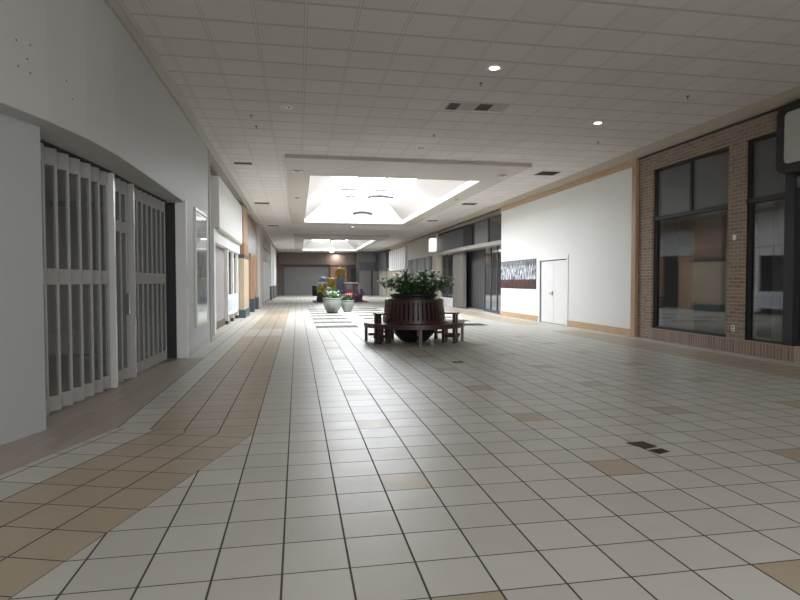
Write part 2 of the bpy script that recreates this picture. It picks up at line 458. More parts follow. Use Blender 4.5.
# lower wall beyond the gate opening
w.quad((XL, 11.0, 0), (XL, 13.9, 0), (XL, 13.9, ZS), (XL, 11.0, ZS))
w.quad((XL, 11.0, 0), (XL, 11.0, ZS), (-2.2, 11.0, ZS), (-2.2, 11.0, 0))
w.quad((XL, 13.9, 0), (XL, 13.9, ZC), (-4.0, 13.9, ZC), (-4.0, 13.9, 0))
# soffit under the bulkhead
sof = [(XL, 11.0)] + line[1:]
for a, b in zip(sof[:-1], sof[1:]):
    w.quad((*a, ZS), (*b, ZS), (b[0] - .32, b[1], ZS - .02), (a[0] - .32, a[1], ZS - .02))
    w.quad((a[0] - .32, a[1], ZS - .02), (b[0] - .32, b[1], ZS - .02), (-8, b[1], ZS - .02), (-8, a[1], ZS - .02))
struct(w, 'wall_left', 'wall')
# crown along the left wall
def sweep_crown(pts, prof, name, mat):
    c = MB(); k = len(prof); n = 0
    for (x, y) in pts:
        for u, z in prof: c.v.append((x + u, y, z))
    for i in range(len(pts) - 1):
        for q in range(k - 1):
            c.f.append((i * k + q, (i + 1) * k + q, (i + 1) * k + q + 1, i * k + q + 1)); c.sm.append(False)
    struct(c, name, mat)
sweep_crown([(XL, YF), (XL, 13.9)] + line[1:], [(0, 4.47), (.03, 4.47), (.035, 4.50), (.06, 4.53), (.07, 4.57), (.10, 4.60), (.10, 4.62)], 'trim_1', 'crown')
# near pillar under the bulkhead
pa = Vector((-2.36, 5.86)); pb = pa + Vector((-.16, -.50)).normalized() * 3.4
pil = MB().prism([tuple(pa), tuple(pb), (pb.x - .6, pb.y), (pa.x - .22, pa.y + .30), (pa.x - .1, pa.y + .12)], 0, ZS - .01)
struct(pil, 'wall_left_pier', 'wall2')
# screw marks and a seam on the bulkhead
# door jamb trim at the end of the opening
jb = MB().box(-2.185, XL + .015, 10.95, 10.999, 0, ZS + .02).box(XL - .005, XL + .015, 11.0, 11.06, 0, ZS + .06)
struct(jb, 'trim_2', 'white')
for k, (x, y, z, dx, dy) in enumerate(((-2.278, 5.493, 3.471, -.14, -.5), (-2.288, 5.456, 3.336, -.14, -.5), (-2.28, 5.486, 3.227, -.14, -.5), (-2.317, 5.355, 3.236, -.14, -.5),
        (-2.167, 5.966, 3.331, -.12, -.6), (-2.149, 6.056, 3.19, -.12, -.6), (-2.321, 5.34, 3.447, -.14, -.5))):
    n_ = Vector((-dy, dx, 0)).normalized(); c0 = Vector((x, y, z)); t_ = Vector((0, 0, 1)).cross(n_)
    h = MB(); ring = [c0 + n_ * .003 + (t_ * math.cos(q * PI / 4) + Vector((0, 0, 1)) * math.sin(q * PI / 4)) * .009 for q in range(8)]
    h.quad(*[tuple(v) for v in ring]); o = h.build('screw_hole', 'pot' if False else 'dark')
    tag(o, 'tiny dark screw hole high on the near left white wall', 'screw hole', 'screw holes in the near left wall')
# baseboard on the left wall
struct(box(XL, XL + .012, 11.07, 13.88, 0, .10), 'baseboard_left', 'wall2')

# dark shop behind the gate
sh = MB()
sh.quad((-8, 2.0, 0), (-8, 12.0, 0), (-8, 12.0, ZS), (-8, 2.0, ZS))
sh.quad((-8, 12.0, 0), (-2.3, 12.0, 0), (-2.3, 12.0, ZS), (-8, 12.0, ZS))
struct(sh, 'wall_shop_left', 'soffit')
struct(box(-2.5, -2.205, 11.03, 11.1, 0, ZS), 'gate_gap_shade', 'black')  # black slab stands for the shadowed gap between gate and jamb
c_ = thing('shop_counter', (-4.6, 8.6, 0), 'low reddish wooden counter inside the dark shop behind the folding gate', 'counter')
box(-4.9, -4.4, 7.6, 10.6, 0.08, .86).build('counter_body', 'brownwood', c_); box(-4.95, -4.35, 7.55, 10.65, .86, .9).build('counter_top', 'brownwood', c_)
box(-4.85, -4.45, 7.65, 10.55, 0, .08).build('plinth', 'black', c_)

# ------------------------------------------------------------------ folding gate
gate = thing('folding_gate', (-2.45, 8.3, 0), 'tall grey accordion security gate with clear panels closing the left shop', 'security gate')
gpts = [(-2.60, 6.25), (-2.55, 6.75), (-2.47, 7.4), (-2.43, 8.05), (-2.42, 8.6), (-2.39, 9.5), (-2.33, 10.72)]
def gp(s):
    L = [0]
    for a, b in zip(gpts[:-1], gpts[1:]): L.append(L[-1] + math.dist(a, b))
    s *= L[-1]
    for i in range(len(L) - 1):
        if s <= L[i + 1] + 1e-9:
            t = (s - L[i]) / (L[i + 1] - L[i]); a, b = gpts[i], gpts[i + 1]
            return (a[0] + (b[0] - a[0]) * t, a[1] + (b[1] - a[1]) * t)
    return gpts[-1]
NP = 36; ZG = ZS - .02
trk = MB()
for a, b in zip(gpts[:-1], gpts[1:]): trk.wallbox(a, b, .10, ZG - .025, ZG)
trk.build('track', 'black', gate)
P = []
for i in range(NP + 1):
    x, y = gp(i / NP); P.append((x + (.04 if i % 2 else -.04), y))
def lerp(a, b, t): return (a[0] + (b[0] - a[0]) * t, a[1] + (b[1] - a[1]) * t)
for i in range(NP):
    a, b = P[i], P[i + 1]
    door = 14 <= i <= 19
    bands = [(.03, .19), (1.38, 1.55), (2.64, ZG - .03)] if not door else [(.03, .19), (2.10, 2.25), (2.64, ZG - .03)]
    fr_ = MB()
    for z0, z1 in bands: fr_.wallbox(a, b, .022, z0, z1)
    fr_.wallbox(a, lerp(a, b, .12), .024, .03, ZG - .03)
    fr_.wallbox(lerp(a, b, .88), b, .024, .03, ZG - .03)
    p = fr_.build('panel', 'alu', gate)
    pn = MB()
    for (q0, q1) in zip([k[1] for k in bands[:-1]], [k[0] for k in bands[1:]]):
        q = MB(); A, B = lerp(a, b, .12), lerp(a, b, .88)
        pn.quad((*A, q0), (*B, q0), (*B, q1), (*A, q1))
    pn.build('pane', 'acrylic', p)
for s in (13.7 / NP, 20.3 / NP):
    x, y = gp(s); MB().box(x - .02, x + .10, y - .035, y + .035, .02, ZG - .03).build('post', 'alu2' if s < .5 else 'alu', gate)
x, y = gp(18.5 / NP)
box(x + .05, x + .09, y - .02, y + .02, .95, 1.25).build('handle', 'chrome', gate)

# poster case on left wall
def poster_mat():  # blurry blue and white patches paint glass reflections into the print
    t = NT('case_print_reflections'); X, Y, Z = t.pos()
    f = t.noise(3.2, t.comb(Y, t.M('MULTIPLY', Z, .9), 0.0), 4)
    c = t.mix(f, (.05, .07, .11), (.62, .66, .70))
    top = t.M('MULTIPLY', t.M('GREATER_THAN', Z, 2.0), t.M('SMOOTH_MIN', f, .7, .1))
    low = t.M('LESS_THAN', Z, .95)
    c = t.mix(t.M('MULTIPLY', top, .9), c, (.75, .76, .76)); c = t.mix(t.M('MULTIPLY', low, .8), c, (.60, .62, .64))
    return t.set(c, .4)
MT['poster'] = poster_mat()
pc = thing('poster_case', (XL, 12.65, .55), 'tall narrow glass poster case on the left white wall beyond the gate', 'poster case')
b = MB(); y0, y1, z0, z1 = 11.95, 13.30, .55, 2.85
b.box(XL, XL + .04, y0 - .06, y0, z0 - .06, z1 + .06).box(XL, XL + .04, y1, y1 + .06, z0 - .06, z1 + .06)
b.box(XL, XL + .04, y0, y1, z1, z1 + .06).box(XL, XL + .04, y0, y1, z0 - .06, z0)
b.build('frame', 'alu2', pc)
box(XL + .002, XL + .012, y0, y1, z0, z1).build('print_reflections', 'poster', pc)
MB().quad((XL + .03, y0, z0), (XL + .03, y1, z0), (XL + .03, y1, z1), (XL + .03, y0, z1)).build('pane', 'glass_case', pc)
# pilaster strip at wall end
struct(box(XL, XL + .03, 13.8, 13.9, 0, ZC), 'trim_3', 'wall2')

# ------------------------------------------------------------------ left shopfronts
# backing wall behind all left shopfronts
struct(MB().box(-4.2, -4.1, 13.9, YF, 0, ZC), 'wall_left_shops', 'grey')
# white shop header wall
struct(MB().box(-2.75, -2.45, 13.95, 22.9, 2.9, ZC), 'wall_left_header', 'cream')
sg = thing('sign_box', (-2.4, 19.3, 2.9), 'large blank white sign box projecting over the white shopfront', 'sign box')
box(-2.45, -2.07, 16.1, 22.6, 2.9, 4.30).build('sign_body', 'white', sg, bevel=.02)
box(-2.44, -2.08, 16.11, 22.59, 2.84, 2.9).build('lower_lip', 'cream', sg)
wf = thing('shopfront', (-2.3, 19, 0), 'white panelled shopfront with tall windows under the blank sign box', 'shopfront')
b = MB()
b.box(-2.35, -2.15, 15.55, 15.85, 0, 2.84)
b.box(-2.38, -2.2, 15.85, 22.9, 2.5, 2.84)
b.build('frame', 'white', wf)
box(-2.42, -2.38, 15.85, 19.5, .22, 2.5).build('closed_panel', 'pinkgrey' if 'pinkgrey' in MT else MT.setdefault('pinkgrey', plain('pinkish_grey_panel', (.30, .27, .26), .6)), wf)
box(-2.42, -2.36, 15.85, 19.5, 0, .22).build('dark_base', MT.setdefault('brownbase', plain('brown_base', (.10, .07, .06), .6)), wf)
for yy in (19.6, 21.15, 22.78):
    box(-2.38, -2.26, yy - .11, yy + .11, .12, 2.5).build('mullion', 'white', wf)
    box(-2.37, -2.27, yy - .10, yy + .10, 0, .12).build('plinth', 'brownbase', wf)
for ya, yb in ((19.71, 21.04), (21.26, 22.67)):
    box(-2.36, -2.28, ya, yb, .28, .98).build('lower_panel', 'white', wf)
    box(-2.28, -2.27, ya + .15, yb - .15, .42, .82).build('blue_inset', MT.setdefault('paleblue', plain('pale_blue', (.50, .56, .66), .5)), wf)
    MB().quad((-2.30, ya, .98), (-2.30, yb, .98), (-2.30, yb, 2.5), (-2.30, ya, 2.5)).build('pane', 'glass', wf)
struct(MB().box(-3.2, -3.1, 18.5, 22.8, 0, 2.9), 'wall_white_shop_back', 'grey')

# wood pillar shop
ws = thing('shopfront', (-2.2, 27, 0), 'orange and brown timber shopfront beyond the white one', 'shopfront')
box(-2.35, -2.05, 22.95, 24.9, .32, 2.35).build('pilaster', 'tanwood', ws)
box(-2.36, -2.03, 22.93, 24.92, 2.35, 2.5).build('dark_band', MT.setdefault('dgrey', plain('dark_grey_band', (.05, .055, .07), .5)), ws)
box(-2.35, -2.04, 22.95, 24.95, 2.5, 2.95).build('capital', 'brownwood', ws)
box(-2.33, -2.06, 22.97, 24.9, 2.95, 4.45).build('upper_panel', 'orange', ws)
box(-2.37, -2.0, 22.93, 24.95, 0, .32).build('green_base', MT.setdefault('tealbase', plain('teal_base', (.05, .09, .09), .5)), ws)
box(-2.35, -2.15, 24.95, 31.6, 2.75, 4.0).build('sign_band', MT.setdefault('palegrey', plain('pale_grey_sign', (.42, .43, .44), .25)), ws)
box(-2.45, -2.2, 24.95, 31.6, 4.0, 4.5).build('fascia', 'brownwood', ws)
for ya, yb, mm in ((25.0, 26.0, 'orange'), (27.4, 29.3, 'brownwood'), (30.4, 31.6, 'orange')):
    box(-2.32, -2.12, ya, yb, .0, 2.75).build('timber_panel', mm, ws)
for ya, yb in ((26.0, 27.4), (29.3, 30.4)):
    MB().quad((-2.25, ya, .1), (-2.25, yb, .1), (-2.25, yb, 2.75), (-2.25, ya, 2.75)).build('pane', 'glass', ws)
    box(-2.2, -2.0, yb - .1, yb + .45, 0, .62).build('dark_base', 'dgrey', ws)
struct(box(-2.5, -2.0, 31.7, 35.0, 0, ZC), 'wall_left_pier_far', 'soffit')
# green-glass shopfront
gs = thing('shopfront', (-2.1, 40, 0), 'beige shopfront with pale green glass further down on the left', 'shopfront')
box(-2.5, -2.0, 35.05, 45.0, 3.6, 4.4).build('sign_band', 'cornice', gs)
box(-2.5, -2.1, 35.05, 45.0, 2.9, 3.6).build('fascia', 'cream', gs)
for yy in (35.2, 38.3, 41.4, 44.8): box(-2.35, -2.1, yy - .12, yy + .12, 0, 2.9).build('mullion', 'alu2', gs)
MB().quad((-2.2, 35.2, 0.1), (-2.2, 44.8, .1), (-2.2, 44.8, 2.9), (-2.2, 35.2, 2.9)).build('pane', 'glass_green', gs)
box(-2.3, -2.15, 35.2, 44.8, 0, .1).build('sill', 'dgrey', gs)
# white tiled pier and openings near the end
for (ya, yb, lab) in ((45.2, 47.0, 'white plaster pier with grey base after the green glass shopfront'), (50.5, 56.0, 'long white tiled pier at the far left end')):
    pt = thing('pier', (-2.1, ya, 0), lab, 'pier')
    box(-2.5, -1.98, ya, yb, 1.1, 4.45).build('shaft', 'white', pt)
    box(-2.52, -1.96, ya, yb, 0, 1.1).build('wainscot', 'grey', pt)
gs2 = thing('shopfront', (-2.2, 48.7, 0), 'pale shopfront between two white piers at the far left', 'shopfront')
box(-2.5, -2.1, 47.05, 50.45, 3.0, 4.4).build('sign_band', 'white', gs2)
MB().quad((-2.2, 47.05, 0), (-2.2, 50.45, 0), (-2.2, 50.45, 3.0), (-2.2, 47.05, 3.0)).build('pane', 'glass', gs2)
struct(box(-2.6, -2.02, 56.1, YF, 0, ZC), 'wall_left_end', 'grey')

# ------------------------------------------------------------------ right side: brick shop
def brick_piece(x0, x1, y0, y1, z0, z1): return (x0, x1, y0, y1, z0, z1)
bk = MB()
XB = XR
bk.box(XB, XB + .3, 12.42, 13.1, 0, 4.46)
bk.box(XB, XB + .3, 9.55, 9.98, 0.28, 4.46)
bk.box(XB, XB + .3, 9.98, 12.42, 4.10, 4.46)
bk.box(XB, XB + .3, 8.3, 9.55, 4.10, 4.46)
bk.box(XB, XB + .3, 5.0, 8.3, 4.2, 4.46)
bk.box(XB, XB + .3, -12, 5.6, 0.28, 4.46)
struct(bk, 'wall_right_brick', 'brick')
bu = MB().box(XB - .03, XB + .3, 8.35, 12.42, 0, .28).box(XB, XB + .3, 12.42, 12.45, 0, .28).box(XB - .03, XB + .3, -12, 5.6, 0, .28)
struct(bu, 'wall_right_base', 'brick_up')
# cornice on the right
cn = MB().extr([(8.14, ZC), (8.60, ZC), (8.60, 4.50), (8.37, 4.50), (8.28, 4.54)], 'Y', YB, YF)
struct(cn, 'trim_4', 'cornice')
struct(box(XB - .01, XB + .3, 5.0, 13.0, 4.46, 4.50), 'cornice_shadow_line', 'black')  # black strip paints the shadow line under the cornice

def brick_window(y0, y1, z0, zm, z1, ym, label):
    t = thing('shop_window', (XB, (y0 + y1) / 2, z0), label, 'window', )
    fr = MB(); xa, xb = XB + .05, XB + .13
    fr.box(xa, xb, y0, y0 + .05, z0, z1).box(xa, xb, y1 - .09, y1, z0, z1).box(xa, xb, y0, y1, z0, z0 + .05).box(xa, xb, y0, y1, z1 - .06, z1)
    fr.box(xa - .02, xb, y0, y1, zm - .045, zm + .045)
    if ym: fr.box(xa, xb, ym - .035, ym + .035, zm, z1)
    fr.build('frame', 'black', t)
    segs = [(y0 + .05, y1 - .09)] if not ym else [(y0 + .05, ym - .035), (ym + .035, y1 - .09)]
    for a, b in segs: box(XB + .09, XB + .11, a, b, zm + .045, z1 - .06).build('grey_panel', 'greypanel', t)
    MB().quad((XB + .10, y0 + .05, z0 + .05), (XB + .10, y1 - .09, z0 + .05), (XB + .10, y1 - .09, zm - .045), (XB + .10, y0 + .05, zm - .045)).build('pane', 'glass_dark', t)
    return t
brick_window(9.98, 12.42, .28, 2.92, 4.10, 11.15, 'wide black framed shop window with two grey upper panels in the brick wall')
brick_window(8.62, 9.55, .26, 2.94, 4.10, None, 'narrow black framed shop window in brick beside the entrance at right edge')
# entrance at right edge
en = thing('shop_entrance', (XB, 7.2, 0), 'black framed shop entrance at the right edge beneath the rounded sign', 'shop entrance')
box(XB - .02, XB + .14, 8.42, 8.62, 0.0, 4.1).build('post', 'black', en)
box(XB - .02, XB + .14, 5.6, 5.75, 0.0, 4.1).build('post', 'black', en)
box(XB + .0, XB + .14, 5.75, 8.42, 3.02, 3.2).build('lintel', 'greypanel', en)
box(XB + .05, XB + .14, 5.75, 8.42, 3.2, 4.15).build('header_panel', 'black', en)
box(XB + .1, XB + .14, 7.0, 7.08, 0, 3.02).build('mullion', 'black', en)
MB().quad((XB + .12, 5.75, 0.03), (XB + .12, 8.42, .03), (XB + .12, 8.42, 3.02), (XB + .12, 5.75, 3.02)).build('pane', 'glass_dark', en)
# rounded sign
def rrect(y0, y1, z0, z1, r, n=6):
    P = []
    for cx, cz, a0 in ((y1 - r, z1 - r, 0), (y0 + r, z1 - r, 90), (y0 + r, z0 + r, 180), (y1 - r, z0 + r, 270)):
        for k in range(n + 1):
            a = math.radians(a0 + 90 * k / n); P.append((cx + r * math.cos(a), cz + r * math.sin(a)))
    return P
sn = thing('shop_sign', (8.3, 7.2, 3.2), 'rounded black framed sign with blank cream panel at the right edge', 'sign')
MB().extr(rrect(5.6, 8.66, 3.27, 4.44, .16), 'X', 8.28, 8.45).build('frame', 'black', sn, bevel=.015)
MB().extr(rrect(5.75, 8.47, 3.42, 4.29, .08), 'X', 8.265, 8.28).build('sign_panel', MT.setdefault('signcream', plain('sign_cream', (.42, .41, .38), .5)), sn)
tag(box(XB - .015, XB, 9.75, 9.83, 2.22, 2.32).build('wall_plate', 'plastic_w', bevel=.004), 'small white square plate on the brick pier between windows', 'wall plate')
ol = thing('power_outlet', (XB, 9.8, .45), 'small white power outlet low on the brick pier', 'outlet')
box(XB - .012, XB, 9.75, 9.83, .42, .54).build('cover_plate', 'plastic_w', ol, bevel=.003)
box(XB - .016, XB - .012, 9.77, 9.81, .49, .52).build('socket', 'dgrey', ol); box(XB - .016, XB - .012, 9.77, 9.81, .44, .47).build('socket', 'dgrey', ol)
cu = thing('curtain', (9.3, 10.6, 0), 'pale translucent curtain hanging inside the wide brick shop window', 'curtain')
for ya, yb in ((9.2, 9.75), (10.15, 11.0), (12.0, 12.6)):
    q = MB(); n = 14
    for k in range(n):
        u0, u1 = ya + (yb - ya) * k / n, ya + (yb - ya) * (k + 1) / n
        q.quad((9.3 + .03 * (k % 2), u0, .05), (9.3 + .03 * ((k + 1) % 2), u1, .05), (9.3 + .03 * ((k + 1) % 2), u1, 3.0), (9.3 + .03 * (k % 2), u0, 3.0))
    q.build('curtain_panel', MT.setdefault('curtain', plain('curtain_cloth', (.42, .40, .36), .8)), cu)
box(9.28, 9.36, 9.1, 12.7, 3.0, 3.04).build('curtain_rail', 'dgrey', cu)
# interior of the brick shop
struct(MB().box(11.5, 11.6, -12, 13.1, 0, 4.6).box(8.77, 11.6, 13.0, 13.1, 0, 4.6), 'wall_shop_right', 'grey')

# ------------------------------------------------------------------ white barricade
XW = 8.42
struct(box(XW, XW + .1, 13.1, 18.64, 0, 4.42), 'wall_right', 'board')
struct(box(XW, XW + .1, 16.70, 18.72, 2.16, 4.42), 'wall_right', 'board')
struct(box(XW, XW + .1, 18.72, 22.55, 0, 4.42), 'wall_right', 'board') if False else None
bpy.data.objects.remove([o for o in COL.objects if o.name.startswith('wall_right') and 'brick' not in o.name and 'base' not in o.name][0])
for o in [o for o in list(COL.objects) if o.name.startswith('wall_right.')]: bpy.data.objects.remove(o)
bw = MB()
bw.quad((XW, 13.1, 0), (XW, 16.72, 0), (XW, 16.72, 4.45), (XW, 13.1, 4.45))
bw.quad((XW, 16.72, 2.14), (XW, 18.72, 2.14), (XW, 18.72, 4.45), (XW, 16.72, 4.45))
bw.quad((XW, 18.72, 0), (XW, 22.6, 0), (XW, 22.6, 4.45), (XW, 18.72, 4.45))
bw.quad((XW, 22.6, 0), (XW + .6, 22.6, 0), (XW + .6, 22.6, 4.45), (XW, 22.6, 4.45))
bw.quad((XW, 16.72, 0), (XW + .1, 16.72, 0), (XW + .1, 16.72, 2.14), (XW, 16.72, 2.14))
bw.quad((XW, 18.72, 0), (XW + .1, 18.72, 0), (XW + .1, 18.72, 2.14), (XW, 18.72, 2.14))
bw.quad((XW, 16.72, 2.14), (XW, 18.72, 2.14), (XW + .1, 18.72, 2.14), (XW + .1, 16.72, 2.14))
struct(bw, 'wall_right', 'board')
struct(box(XW - .035, XW + .1, 13.0, 22.6, 4.33, 4.498), 'trim_6', 'pine_h')
struct(box(XW - .035, XW + .12, 12.98, 13.16, 0, 4.33), 'trim_7', 'pine_v')
struct(MB().box(XW - .03, XW, 13.16, 16.62, 0, .19), 'baseboard_right', 'pine_h')
struct(MB().box(XW - .03, XW, 18.84, 22.6, 0, .19), 'baseboard_right', 'pine_h')
# door
d = MB().box(XW - .02, XW + .02, 16.60, 16.72, 0, 2.26).box(XW - .02, XW + .02, 18.72, 18.84, 0, 2.26).box(XW - .02, XW + .02, 16.72, 18.72, 2.14, 2.26)
struct(d, 'trim_8', 'white')
dd = bpy.data.objects.new('door_1', None); dd.location = (XW, 17.72, 0); COL.objects.link(dd); dd['kind'] = 'structure'
box(XW + .035, XW + .07, 16.74, 17.715, .015, 2.11).build('door_leaf', 'white', dd)
box(XW + .035, XW + .07, 17.725, 18.70, .015, 2.11).build('door_leaf', 'white', dd)
kb = MB().tube([(XW + .035, 17.82, 1.02), (XW - .03, 17.82, 1.02)], .014).ball((XW - .045, 17.82, 1.02), .035)
kb.build('door_knob', 'chrome', dd)
MB().box(XW + .03, XW + .035, 17.77, 17.87, .95, 1.09).build('lock_plate', 'chrome', dd)
struct(box(XW + .071, XW + .1, 16.72, 18.72, 0, 2.14), 'wall_right_doorway', 'dark')
# picture on the barricade
def photo_mat():
    t = NT('crowd_photo_print'); X, Y, Z = t.pos()
    n1 = t.noise(4.0, t.comb(t.M('MULTIPLY', Y, 2.6), t.M('MULTIPLY', Z, .9), 0.0), 5)
    n2 = t.noise(3.0, t.comb(t.M('MULTIPLY', Y, 3.0), t.M('MULTIPLY', Z, 1.0), 4.0), 4)
    a = t.M('MAXIMUM', t.M('MINIMUM', t.M('MULTIPLY', t.M('SUBTRACT', n1, .42), 5.5), 1.0), 0.0)
    c = t.mix(a, (.03, .035, .05), (.75, .78, .82))
    b2 = t.M('MAXIMUM', t.M('MINIMUM', t.M('MULTIPLY', t.M('SUBTRACT', n2, .5), 8.0), 1.0), 0.0)
    c = t.mix(t.M('MULTIPLY', b2, .7), c, (.10, .16, .28))
    low = t.M('LESS_THAN', Z, 1.50)
    red = t.mix(b2, (.035, .022, .022), (.16, .045, .04))
    c = t.mix(low, c, red)
    top = t.M('GREATER_THAN', Z, 2.02)
    c = t.mix(t.M('MULTIPLY', top, .7), c, (.10, .095, .09))
    return t.set(c, .45)
MT['photo'] = photo_mat()
ph = thing('wall_picture', (XW, 20.8, 1.16), 'wide unframed photo print beside the white double door', 'picture')
box(XW - .018, XW - .002, 19.05, 22.56, 1.15, 2.24).build('backing_board', 'black', ph)
box(XW - .022, XW - .018, 19.07, 22.55, 1.16, 2.23).build('photo_print', 'photo', ph)

# ------------------------------------------------------------------ right glass shop (canopy)
rs = thing('shopfront', (8.8, 28, 0), 'dark glass shopfront with canopy beyond the white barricade', 'shopfront')
XG = 8.62
MB().quad((XG, 22.7, .12), (XG + .32, 26.2, .12), (XG + .32, 26.2, 3.0), (XG, 22.7, 3.0)).build('pane', 'glass', rs)
MB().wallbox((XG, 22.7), (XG + .32, 26.2), .14, 0, .12).build('sill', 'dgrey', rs)
for t_ in (0, .33, .66, 1): 
    x, y = XG + .32 * t_, 22.7 + 3.5 * t_
    box(x - .03, x + .03, y - .04, y + .04, 0, 3.0).build('mullion', 'dgrey', rs)
grl = MB()
k = 0
yy = 26.3
MB().box(9.20, 9.22, 26.2, 30.0, .05, 3.0).build('shutter_curtain', MT.setdefault('shutter', plain('shutter_slats', (.13, .122, .118), .5, .05, 20)), rs)
for z in [q * .15 for q in range(1, 20)]: grl.box(9.185, 9.20, 26.2, 30.0, z, z + .02)
for y in [26.4 + .3 * q for q in range(12)]: grl.box(9.18, 9.20, y, y + .02, .05, 3.0)
grl.build('grille_bars', 'dgrey', rs)
box(9.0, 9.25, 30.0, 30.75, 0, 3.0).build('door_post', 'black', rs)
box(8.55, 8.9, 29.7, 30.6, 0, 3.0).build('pilaster', 'cream', rs) if False else None
box(8.60, 8.78, 28.75, 30.75, 0, 3.0).build('pilaster', MT.setdefault('taupe', plain('taupe_panel', (.165, .152, .137), .6)), rs)
MB().quad((8.62, 30.8, .6), (8.62, 33.5, .6), (8.62, 33.5, 3.0), (8.62, 30.8, 3.0)).build('pane', 'glass_dark', rs)
box(8.55, 8.7, 30.76, 33.5, 0, .5).build('stall_riser', 'white', rs)
box(8.58, 8.66, 32.0, 32.1, .5, 3.0).build('mullion', 'dgrey', rs)
# canopy: shallow curved shelf
cpn = MB(); npt = 16; prof = []
for i in range(npt + 1):
    y = 22.6 + (33.7 - 22.6) * i / npt; x = 8.42 - .25 * math.sin(PI * i / npt)
    prof.append((x, y))
cpn.prism(prof + [(9.0, 33.7), (9.0, 22.6)], 3.0, 3.16)
cpn.build('canopy', MT.setdefault('canopy', plain('canopy_metal', (.28, .265, .24), .4)), rs)
# clerestory panels over the canopy
box(8.60, 8.68, 22.6, 24.7, 3.16, 4.30).build('upper_glass', MT.setdefault('darkglass', plain('dark_spandrel_glass', (.035, .037, .042), .12)), rs)
box(8.62, 8.70, 24.7, 26.9, 3.16, 4.35).build('upper_panel', 'grey', rs)
box(8.50, 8.68, 28.4, 33.6, 3.22, 4.2).build('sign_panel', MT.setdefault('charcoal', plain('charcoal_sign', (.055, .056, .065), .5)), rs)
box(8.50, 8.68, 26.9, 28.39, 3.18, 4.2).build('end_panel', 'black', rs)
box(8.44, 8.72, 22.65, 33.6, 4.3, 4.44).build('fascia', 'taupe', rs)
for y in (24.7, 26.9, 33.6): box(8.56, 8.72, y - .05, y + .05, 3.16, 4.3).build('mullion', 'dgrey', rs)
box(8.45, 8.75, 33.7, 34.7, 0, 4.44).build('pier', 'cream', rs)
struct(MB().box(11.0, 11.1, 22.6, YF, 0, 4.6).box(8.6, 11.0, 22.6, 22.65, 0, 4.6), 'wall_right_shops', 'grey')
# things inside the glass shop
man = thing('display_stand', (9.7, 24.9, 0), 'blue topped display stand glimpsed through the dark shop glass', 'display stand')
box(9.45, 9.9, 24.5, 25.3, 0, .9).build('stand_body', MT.setdefault('blueplastic', plain('blue_plastic', (.06, .13, .24), .5)), man)
box(9.6, 9.75, 24.75, 24.95, .9, 2.0).build('upright', 'black', man); MB().ball((9.65, 24.7, 1.45), .22).build('globe', MT.setdefault('yellowdull', plain('dull_yellow', (.45, .36, .08), .5)), man)
# white glowing box built for a bright patch at the canopy's far end
ls = thing('bright_box', (8.3, 34.4, 3.2), 'bright white glowing box at the far end of the glass canopy', 'lantern')
for y in (34.0, 34.42): box(8.18, 8.42, y, y + .36, 3.32, 4.1).build('glow_panel', emis('glow_panel', (1, .98, .95), 1.6) if y < 34.3 else bpy.data.materials['glow_panel'], ls)
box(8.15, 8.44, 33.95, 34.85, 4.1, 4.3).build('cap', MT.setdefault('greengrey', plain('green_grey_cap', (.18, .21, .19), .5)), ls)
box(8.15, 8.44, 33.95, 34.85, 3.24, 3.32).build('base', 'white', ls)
# following right shops
r2 = thing('shopfront', (8.6, 39.5, 0), 'pale shopfront with tall dark windows behind the planter foliage', 'shopfront')
box(8.42, 8.7, 34.75, 43.0, 3.1, 4.44).build('header', 'soffit', r2)
box(8.45, 8.75, 34.75, 43.0, 0, .5).build('stall_riser', 'cream', r2)
for y in (34.9, 36.75, 38.3, 39.2, 40.9, 42.9): box(8.44, 8.7, y - .12, y + .12, .5, 3.1).build('mullion', 'palegrey', r2)
MB().quad((8.6, 34.8, .5), (8.6, 43, .5), (8.6, 43, 3.1), (8.6, 34.8, 3.1)).build('pane', 'glass_dark', r2)
r3 = thing('sign_box', (8.4, 47, 2.42), 'white ribbed shutter box above an opening on the right', 'sign box')
box(8.25, 8.7, 43.2, 51.0, 2.42, 4.15).build('box_body', 'white', r3)
for y in [43.9 + k for k in range(7)]: box(8.235, 8.25, y, y + .08, 2.5, 4.1).build('rib', 'palegrey', r3)
struct(MB().box(8.45, 8.7, 43.05, 51.1, 4.15, 4.6).box(8.5, 8.8, 43.3, 51.0, 0, 2.42), 'wall_right_cream', 'cream')
r4 = thing('hanging_sign', (8.3, 55.3, 2.7), 'plain dark rectangular sign high on the right near the end', 'sign')
box(8.1, 8.4, 51.8, 58.5, 2.7, 4.2).build('sign_panel', 'charcoal', r4); box(8.4, 8.5, 54, 56, 3.2, 3.8).build('bracket', 'black', r4)
r5 = thing('shopfront', (8.6, 55, 0), 'cream piered shopfront beneath the dark rectangular sign', 'shopfront')
for y in (51.3, 53.2, 56.4, 58.5): box(8.45, 8.8, y - .2, y + .2, 0, 4.46).build('pier', 'cream', r5)
MB().quad((8.65, 51.3, 0), (8.65, 58.6, 0), (8.65, 58.6, 4.4), (8.65, 51.3, 4.4)).build('pane', 'glass', r5)
box(8.8, 8.85, 51.3, 58.6, 0, 4.4).build('blind', 'palegrey', r5)
